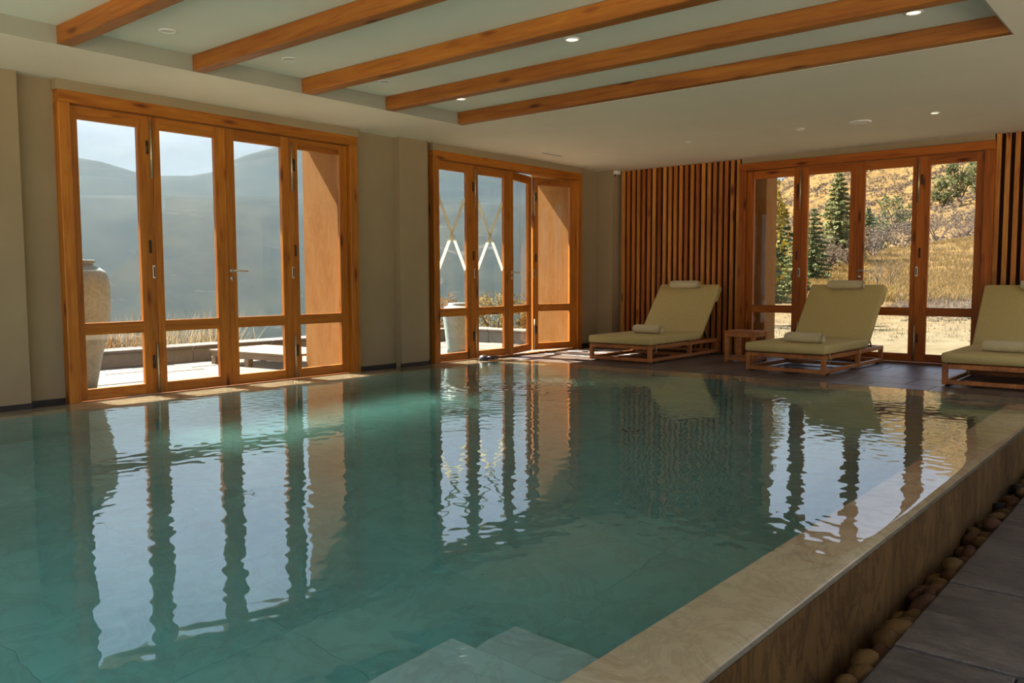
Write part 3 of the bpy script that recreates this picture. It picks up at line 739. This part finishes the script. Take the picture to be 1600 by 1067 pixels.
# low platform
def platform():
    A = Vector((-10.12, 5.86)); ux = Vector((1, .11)).normalized(); uy = Vector((-.11, 1)).normalized(); Lx, Ly = 1.58, .93
    R = root('low_platform', (A.x+.8, A.y+.5, TZ), 'low sun-bleached wooden platform bench on the terrace', 'bench')
    def P(u, v, z): q = A+ux*u+uy*v; return Vector((q.x, q.y, z))
    n = 8
    for k in range(n):
        a, b = Ly*k/n+.004, Ly*(k+1)/n-.004; m = MB(); m.hexa([P(0,a,.115), P(Lx,a,.115), P(Lx,b,.115), P(0,b,.115), P(0,a,.145), P(Lx,a,.145), P(Lx,b,.145), P(0,b,.145)]); m.build('board', M_BENCH, R, .003)
    for a in (.02, Ly-.08):
        m = MB(); m.hexa([P(.02,a,.05), P(Lx-.02,a,.05), P(Lx-.02,a+.06,.05), P(.02,a+.06,.05), P(.02,a,.114), P(Lx-.02,a,.114), P(Lx-.02,a+.06,.114), P(.02,a+.06,.114)]); m.build('rail', M_BENCH, R, .003)
    for u in (.02, .68, Lx-.10):
        for v in (.015, Ly-.095):
            m = MB(); m.hexa([P(u,v,TZ), P(u+.08,v,TZ), P(u+.08,v+.08,TZ), P(u,v+.08,TZ), P(u,v,.05), P(u+.08,v,.05), P(u+.08,v+.08,.05), P(u,v+.08,.05)]); m.build('leg', M_BENCH, R, .003)
platform()

# ---- terrain
def smooth01(t): t = np.clip(t, 0, 1); return t*t*(3-2*t)
def fnoise(x, y, seed, octs=5, f0=1.):
    r = np.random.default_rng(seed); h = np.zeros_like(x); a = 1.; f = f0
    for _ in range(octs):
        for _ in range(3):
            t = r.uniform(0, 2*PI); p = r.uniform(0, 2*PI); h += a/3*np.sin(f*(x*math.cos(t)+y*math.sin(t))*2*PI+p)
        a *= .5; f *= 2.03
    return h
def polar_mesh(name, az, rr, zf, mat):
    A, Rr = np.meshgrid(np.radians(az), rr, indexing='ij'); X = Rr*np.sin(A); Y = Rr*np.cos(A); Z = zf(A, Rr, X, Y)
    v = np.stack([X.ravel(), Y.ravel(), Z.ravel()], 1); n, k = X.shape; I = np.arange(n*k).reshape(n, k)
    q = np.stack([I[:-1, :-1], I[:-1, 1:], I[1:, 1:], I[1:, :-1]], -1).reshape(-1, 4)
    me = bpy.data.meshes.new(name); me.from_pydata(v.tolist(), [], q.tolist())
    me.polygons.foreach_set('use_smooth', np.ones(len(me.polygons), bool)); me.materials.append(mat)
    o = bpy.data.objects.new(name, me); COL.objects.link(o); return o
# far valley and mountains
MAZ = [-125, -100, -85, -75, -67.1, -65.7, -63.8, -62.5, -60.6, -59.3, -58.1, -57.3, -55.2, -53.7, -50, -46, -42, -38, -33, -28]
MEL = [6., 7.5, 8.2, 7.6, 7.2, 7.05, 6.55, 6.4, 6.5, 6.8, 7.6, 7.95, 8.6, 8.95, 9.5, 9.6, 9.2, 8.2, 6.5, 5.]
def mount_z(A, R_, X, Y):
    a = np.degrees(A); crest = np.interp(a, MAZ, MEL); near = np.interp(a, [-125, -67, -60, -50, -30], [4.5, 5.1, 5.3, 5.7, 4.2])
    z1 = -.9 - 75*smooth01((R_-10)/280)
    up1 = 1.05 + 1050*np.tan(np.radians(near)) ; z = z1 + (up1-z1)*smooth01((R_-520)/530)
    dip = smooth01((R_-1050)/100)*(1-smooth01((R_-1150)/300)); z = z - 14*dip
    up2 = 1.05 + 1500*np.tan(np.radians(crest)); t2 = smooth01((R_-1120)/380); z = z*(1-t2) + up2*t2
    z = z*(1-.5*smooth01((R_-1500)/500))
    amp = np.clip((R_-30)/400, 0, 1)*np.where(R_ > 1200, 4.5, 6.)*(1-.7*np.exp(-((R_-1500)/140)**2))*(1-.75*np.exp(-((R_-1050)/60)**2))
    return z + amp*fnoise(X/420, Y/420, 3, 6)
def mountmat():
    m, t, o = newmat('forested mountain'); b = bsdf(t, o, .95, .05)
    v = coords(t, (.012, .012, .012), False); n = noise(t, v, 1.6, 9, .7)
    r = ramp(t, [(.35, (0.0069, 0.01035, 0.00828)), (.6, (0.01794, 0.0207, 0.0138)), (.75, (0.03105, 0.0276, 0.01932))]); t.links.new(n.outputs['Fac'], r.inputs[0])
    v2 = coords(t, (.02, .02, .06), False); n2 = noise(t, v2, 1.1, 6, .6); n2.inputs['Distortion'].default_value = 1.5
    r2 = ramp(t, [(.64, (0, 0, 0)), (.69, (1, 1, 1))]); t.links.new(n2.outputs['Fac'], r2.inputs[0])
    t.links.new(mixc(t, r2.outputs[0], r.outputs[0], (.052, .048, .038)), b.inputs['Base Color']); return m
mo = polar_mesh('mountains', np.linspace(-125, -27, 330), np.concatenate([np.linspace(11.2, 100, 24), np.linspace(112, 2000, 170)]), mount_z, mountmat())
tag(mo, 'hazy forested mountains across the valley beyond the terrace', 'mountains', kind='structure')
# haze filling the valley
hz_m, t, o_ = newmat('valley haze'); vs_ = N(t, 'ShaderNodeVolumeScatter'); vs_.inputs['Color'].default_value = (.52, .80, 1., 1); vs_.inputs['Density'].default_value = .0001
t.links.new(vs_.outputs[0], o_.inputs['Volume'])
hz = MB().box(-2600, -175, -1500, 900, -200, 170).build('haze', hz_m); tag(hz, 'blue grey haze filling the valley before the mountains', 'haze', kind='stuff')

# hillside behind the back window
def hill_z(A, R_, X, Y):
    a = np.degrees(A); crest = np.interp(a, [-40, -32, -26, -22.5, -20, -18.5, -15.2, -11.5, 0, 30, 60], [2.2, 3., 4.6, 6.0, 7.6, 8.7, 9.6, 12., 13., 12., 10.])
    g = np.interp(R_, [13, 30, 50, 90, 130, 220, 350, 430], [0, 0, .0, .19, .32, .62, 1., .96])
    z = np.interp(R_, [11, 20, 30, 50, 90], [-.12, -.10, .02, .75, 1.05]) + R_*np.tan(np.radians(crest*g))
    amp = np.clip((R_-14)/200, 0, 1)*1.6*(1-.6*np.exp(-((R_-350)/40)**2)); z += amp*fnoise(X/55, Y/55, 8, 5)
    return z + .05*fnoise(X/6, Y/6, 9, 3)*np.clip((R_-12)/8, 0, 1)
def hillmat():
    m, t, o = newmat('golden hillside ground'); b = bsdf(t, o, .95, .05)
    v = coords(t, (1, 1, 1), False); n = noise(t, v, .5, 9, .72)
    r = ramp(t, [(.34, (0.05865, 0.03588, 0.01725)), (.5, (0.1069, 0.06624, 0.02208)), (.68, (0.1587, 0.1035, 0.03795))]); t.links.new(n.outputs['Fac'], r.inputs[0])
    c = N(t, 'ShaderNodeTexCoord'); s = N(t, 'ShaderNodeSeparateXYZ'); t.links.new(c.outputs['Object'], s.inputs[0])
    mr = N(t, 'ShaderNodeMapRange'); mr.inputs[1].default_value = 17; mr.inputs[2].default_value = 34; t.links.new(s.outputs['Y'], mr.inputs[0])
    v2 = coords(t, (1, 1, 1), False); n2 = noise(t, v2, 2.2, 8, .7); r2 = ramp(t, [(.35, (0.0828, 0.06555, 0.03588)), (.65, (0.138, 0.1138, 0.069))]); t.links.new(n2.outputs['Fac'], r2.inputs[0])
    t.links.new(mixc(t, mr.outputs[0], r2.outputs[0], r.outputs[0]), b.inputs['Base Color'])
    bump(t, b, n2.outputs['Fac'], .5, .1); return m
hl = polar_mesh('hill', np.linspace(-36, 60, 200), np.concatenate([np.linspace(11.7, 60, 70), np.linspace(62, 430, 110)]), hill_z, hillmat())
tag(hl, 'dry golden hillside rising behind the back window', 'hillside', kind='structure')
# unseen pale ground, added to bounce sunlight into the hall
gm = simple('pale gravel ground', (0.414, 0.3657, 0.2898), .15, 3, .95, .1)
g_ = MB(); g_.box(-11, 60, -60, -1.82, -.9, -.3); g_.box(XR+.01, 60, -1.82, 11.65, -.9, -.3)
tag(g_.build('ground', gm), 'unseen pale gravel added around the pool hall to bounce sunlight in', 'ground', kind='structure')
# rendered post outside the back window
o = MB().box(-5.6, -4.985, 11.62, 12.0, -.3, 2.9).build('pier', M_FIN, None, .01); tag(o, 'ochre rendered pier outside the left pane of the back window', 'pier')

# ---- plants
def hz_at(az, r):
    A = np.array([math.radians(az)]); R_ = np.array([float(r)]); X = R_*np.sin(A); Y = R_*np.cos(A)
    return Vector((float(X[0]), float(Y[0]), float(hill_z(A, R_, X, Y)[0])))
def leaf_cloud(m, pts, size, r, up=.3):
    for p in pts:
        d = Vector((r.gauss(0, 1), r.gauss(0, 1), r.gauss(0, 1)+up)).normalized(); a = d.orthogonal().normalized(); b = d.cross(a); an = r.uniform(0, PI)
        a, b = a*math.cos(an)+b*math.sin(an), b*math.cos(an)-a*math.sin(an); s = size*r.uniform(.6, 1.3)
        o = len(m.v); m.v += [tuple(p-a*s), tuple(p+b*s*.5), tuple(p+a*s), tuple(p-b*s*.5)]; m.f.append((o, o+1, o+2, o+3))
def conifer(pos, h, rad, label, mat, seed, size=1.):
    r = random.Random(seed); R = root('conifer', pos, label, 'tree', 'conifers on the hillside')
    MB().tube([pos-Vector((0,0,.3)), pos+Vector((0,0,h*.5)), pos+Vector((0,0,h))], [rad*.07, rad*.045, .01], 7).build('trunk', M_BARK, R)
    m = MB(); tiers = int(11+h*1.2)
    for i in range(tiers):
        t = i/tiers; z = h*(.06+.93*t); rr = rad*(1-t)**.8*r.uniform(.8, 1.1); nb = int(9-4*t)
        a0 = r.uniform(0, 6)
        for k in range(nb):
            a = a0+2*PI*k/nb+r.uniform(-.25, .25); L = rr*r.uniform(.75, 1.15); nn = int(9+L*9)
            for q in range(nn):
                s = (q+.5)/nn; p = pos+Vector((math.cos(a)*L*s, math.sin(a)*L*s, z-L*.28*s+.10*L*s*s)); wd = L*.20*(1-.6*s)
                leaf_cloud(m, [p+Vector((r.uniform(-wd, wd), r.uniform(-wd, wd), r.uniform(-wd*.4, wd*.25))) for _ in range(3)], (.05+.055*rad)*size, r, .9)
    m.build('foliage', mat, R); return R
def bush(name, pos, h, rad, label, mat, seed, n=700, size=.06, cat='bush', group=None, zsq=1.):
    r = random.Random(seed); R = root(name, pos, label, cat, group)
    m = MB()
    for k in range(7):
        a = r.uniform(0, 6.28); q = pos+Vector((math.cos(a)*rad*.6, math.sin(a)*rad*.6, h*r.uniform(.5, .9))); m.tube([pos-Vector((0,0,.1)), pos.lerp(q, .5)+Vector((0,0,h*.1)), q], [.02*h+.006, .012*h+.004, .004], 5)
    m.build('stem', M_BARK, R)
    m = MB(); pts = []
    cl_ = [(pos+Vector((r.gauss(0, .38)*rad, r.gauss(0, .38)*rad, h*r.uniform(.25, .85))), rad*r.uniform(.22, .45)) for _ in range(12)]
    for _ in range(n):
        c, rr = r.choice(cl_); v = Vector((r.gauss(0, 1), r.gauss(0, 1), r.gauss(0, 1))).normalized()*rr*r.random()**.4; v.z *= zsq*h/(2*rad)*1.2 if rad > 0 else 1; pts.append(c+v)
    leaf_cloud(m, pts, size, r); m.build('foliage', mat, R); return R
def bare(pos, h, label, seed, group='bare shrubs on the slope', name='bare_shrub', mat=M_BARK):
    r = random.Random(seed); R = root(name, pos, label, 'shrub', group); m = MB()
    def grow(p, d, L, rad, depth):
        q = p+d*L; mid = p.lerp(q, .5)+Vector((r.gauss(0, .06), r.gauss(0, .06), 0))*L; m.tube([p, mid, q], [rad, rad*.8, rad*.6], 4, False)
        if depth:
            for _ in range(r.choice([2, 3, 3])): grow(q, (d+Vector((r.gauss(0, .55), r.gauss(0, .55), r.uniform(0, .35)))).normalized(), L*r.uniform(.55, .8), rad*.6, depth-1)
    for k in range(4): grow(pos-Vector((0,0,.05)), Vector((r.gauss(0, .5), r.gauss(0, .5), 1)).normalized(), h*.36, h*.018, 3)
    m.build('branches', mat, R)

conifer(hz_at(-22.3, 40), 4.4, 1.25, 'dark green conifer behind the left pane of the back window', M_CON, 1)
conifer(hz_at(-23.2, 33), 2.6, 1.0, 'low bushy conifer in front of the dark one, behind the left pane', M_CON2, 2)
conifer(hz_at(-21.5, 36), 2.5, .8, 'small upright green conifer beside the dark one, at the left pane edge', M_CON2, 9)
conifer(hz_at(-20.3, 55), 4.6, 1.3, 'mid green conifer behind the second pane of the back window', M_CON3, 3)
conifer(hz_at(-18.85, 70), 7.2, 2.3, 'tall pale green conifer against the dry hill, behind the second pane', M_CON2, 4, 1.1)
conifer(hz_at(-17.1, 85), 4.2, 1.6, 'dark conifer low on the slope behind the third pane', M_CON3, 5)
bush('leafy_tree', hz_at(-24.0, 21), 4.1, 1.15, 'yellow leaved tree showing at the top of the left window pane', M_YEL, 6, 1500, .075, 'tree')
bush('green_shrub', hz_at(-16.4, 90), 3.6, 1.8, 'green shrub behind the third pane, right of the dark conifer', M_GRN, 7, 700, .16, group='shrubs on the hillside')
bush('green_shrub', hz_at(-15.6, 120), 4.6, 2.4, 'pale green shrub higher on the slope behind the third pane', M_GRN, 8, 700, .2, group='shrubs on the hillside')
bush('green_shrub', hz_at(-12.1, 150), 7.5, 3.6, 'large green shrub high on the slope behind the right pane', M_GRN, 10, 900, .28, group='shrubs on the hillside')
bush('green_shrub', hz_at(-13.0, 135), 4.5, 2.6, 'low green shrub on the slope at the left of the right pane', M_GRN, 11, 700, .24, group='shrubs on the hillside')
bush('green_shrub', hz_at(-11.2, 140), 5.5, 2.6, 'bright green shrub at the right border of the right pane', M_GRN, 12, 700, .22, group='shrubs on the hillside')
for i, (az, rr, h, rd, lb) in enumerate(((-19.6, 62, 2.6, 2.2, 'brown brush under the mid green conifer'), (-18.2, 66, 2.4, 2.4, 'grey brown brush at the foot of the tall pale conifer'), (-16.8, 76, 2.6, 2.6, 'brown brush at the foot of the dark conifer behind the third pane'),
                                         (-13.2, 100, 3.4, 3.4, 'wide brown brush across the middle of the right pane'), (-11.7, 104, 3.6, 3.2, 'brown brush right of the wide one in the right pane'), (-15.1, 88, 2.4, 2.4, 'brown brush behind the gap between third and right panes'))):
    bush('brush', hz_at(az, rr), h, rd, lb, M_DRYB, 40+i, 900, .11, group='brown brush on the slope')
for i, (az, rr, h, lb) in enumerate(((-16.5, 48, 1.5, 'bare grey shrub on the golden grass, left one behind the third pane'), (-15.75, 50, 1.7, 'bare grey shrub on the golden grass, right one behind the third pane'),
                                 (-12.5, 92, 2.0, 'leftmost bare shrub of the row behind the right pane'), (-12.0, 92, 2.2, 'second bare shrub of the row behind the right pane'), (-11.55, 93, 2.2, 'third bare shrub of the row behind the right pane'), (-11.1, 94, 2.4, 'rightmost bare shrub of the row behind the right pane'))):
    bare(hz_at(az, rr), h, lb, 60+i)

def tufts(name, spots, mat, label, cat, hgt, seed, blades=9, wid=.02, spread=.12, kind='stuff'):
    r = random.Random(seed); m = MB()
    for p in spots:
        for _ in range(blades):
            a = r.uniform(0, 6.28); h = hgt*r.uniform(.5, 1.2); ln = r.uniform(.05, .6)*h; b0 = p+Vector((r.gauss(0, spread), r.gauss(0, spread), -.04)); w = Vector((math.cos(a+1.57), math.sin(a+1.57), 0))*wid
            mid = b0+Vector((math.cos(a)*ln*.3, math.sin(a)*ln*.3, h*.6)); tip = b0+Vector((math.cos(a)*ln, math.sin(a)*ln, h))
            o = len(m.v); m.v += [tuple(b0-w), tuple(b0+w), tuple(mid+w*.8), tuple(mid-w*.8), tuple(tip)]; m.f += [(o, o+1, o+2, o+3), (o+3, o+2, o+4)]
    ob = m.build(name, mat); return tag(ob, label, cat, kind=kind)
r = random.Random(3)
sp = []
while len(sp) < 6500:
    rr = r.uniform(34, 92); sp.append(hz_at(r.uniform(-25.5, -9.5), rr))
tufts('dry_grass', sp, M_GRASS, 'golden dry grass covering the lower slope', 'grass', .30, 1, 11, .016, .28)
sp = [hz_at(r.uniform(-25.5, -9.5), r.uniform(17, 34)) for _ in range(700)]
tufts('sparse_grass', sp, M_PLUME, 'sparse pale grass on the flat ground below the slope', 'grass', .10, 2, 6, .009, .12)
sp = [hz_at(r.uniform(-15.5, -10), r.uniform(25, 36)) for _ in range(260)]
tufts('brown_scrub', sp, M_DRYB, 'low brown scrub at the foot of the golden slope', 'scrub', .28, 12, 8, .012, .25)
m = MB(); r = random.Random(8)
for _ in range(7500):
    rr = 95+260*r.random()**.8; p = hz_at(r.uniform(-27, -8.5), rr); s = r.uniform(.3, .95)*(rr/150)**.4
    leaf_cloud(m, [p+Vector((r.gauss(0, .5)*s, r.gauss(0, .5)*s, abs(r.gauss(0, .4))*s)) for _ in range(9)], .34*s, r)
tag(m.build('undergrowth', M_DRYB), 'scattered low scrub over the upper hillside', 'scrub', kind='stuff')
m = MB()
for _ in range(240):
    p = hz_at(r.uniform(-15, -10), r.uniform(23, 33)); s = r.uniform(.04, .15); m.hexa([p+Vector(q)*s for q in ((-1,-.8,-.5),(1,-.9,-.5),(.8,.9,-.5),(-.9,.8,-.5),(-.6,-.5,.6),(.6,-.6,.5),(.5,.5,.6),(-.5,.6,.5))])
tag(m.build('rubble', M_RUB), 'pale rubble scattered at the foot of the slope', 'rubble', kind='stuff')

# plants behind the terrace parapet
def strip(y0, y1, n, x0=-11.7, x1=-11.15, zb=-.5): return [Vector((r.uniform(x0, x1), r.uniform(y0, y1), zb)) for _ in range(n)]
tag(MB().box(-14.5, -11.04, -3, 14, -1.3, -.5).build('soil_bank', gm), 'planted soil bank just outside the terrace parapet', 'soil', kind='structure')
tufts('reeds', strip(5.2, 7.1, 120), M_PLUME, 'pale dry reeds standing behind the parapet in the nearer door', 'reeds', 1.0, 5, 9, .008, .07)
tufts('rust_grass', strip(4.2, 5.3, 130), M_RUST, 'rust orange dry grass behind the parapet next to the tall jar', 'grass', .85, 6, 10, .014, .08)
tufts('brown_grass', strip(7.1, 10.5, 130), M_DRYB, 'brown dry grass behind the parapet near the platform', 'grass', .62, 7, 8, .010, .08)
bush('yellow_bush', Vector((-10.4, 11.9, -.3)), 1.15, .62, 'yellow green bush behind the short parapet in the corner door', M_YGRN, 70, 1700, .032)
bush('yellow_bush', Vector((-9.6, 12.1, -.3)), 1.5, .60, 'taller yellow brown bush behind the short parapet, beside the folded leaf', M_YGRN, 71, 1700, .032)
bush('brown_bush', Vector((-11.25, 11.5, -.4)), 1.2, .55, 'brown bush behind the squat pot', M_RUST, 72, 1100, .03)
bush('brown_bush', Vector((-9.0, 12.4, -.3)), 1.3, .5, 'brown twiggy bush seen through the folded door leaf', M_DRYB, 73, 1100, .03)
bare(Vector((-10.9, 11.6, -.3)), 1.0, 'thin bare sapling rising behind the squat pot', 80, None, 'sapling', M_PLUME)
tag(MB().box(-14, -8.6, 11.33, 13.5, -1., -.3).build('soil_bed', gm), 'soil bed behind the short parapet', 'soil', kind='structure')
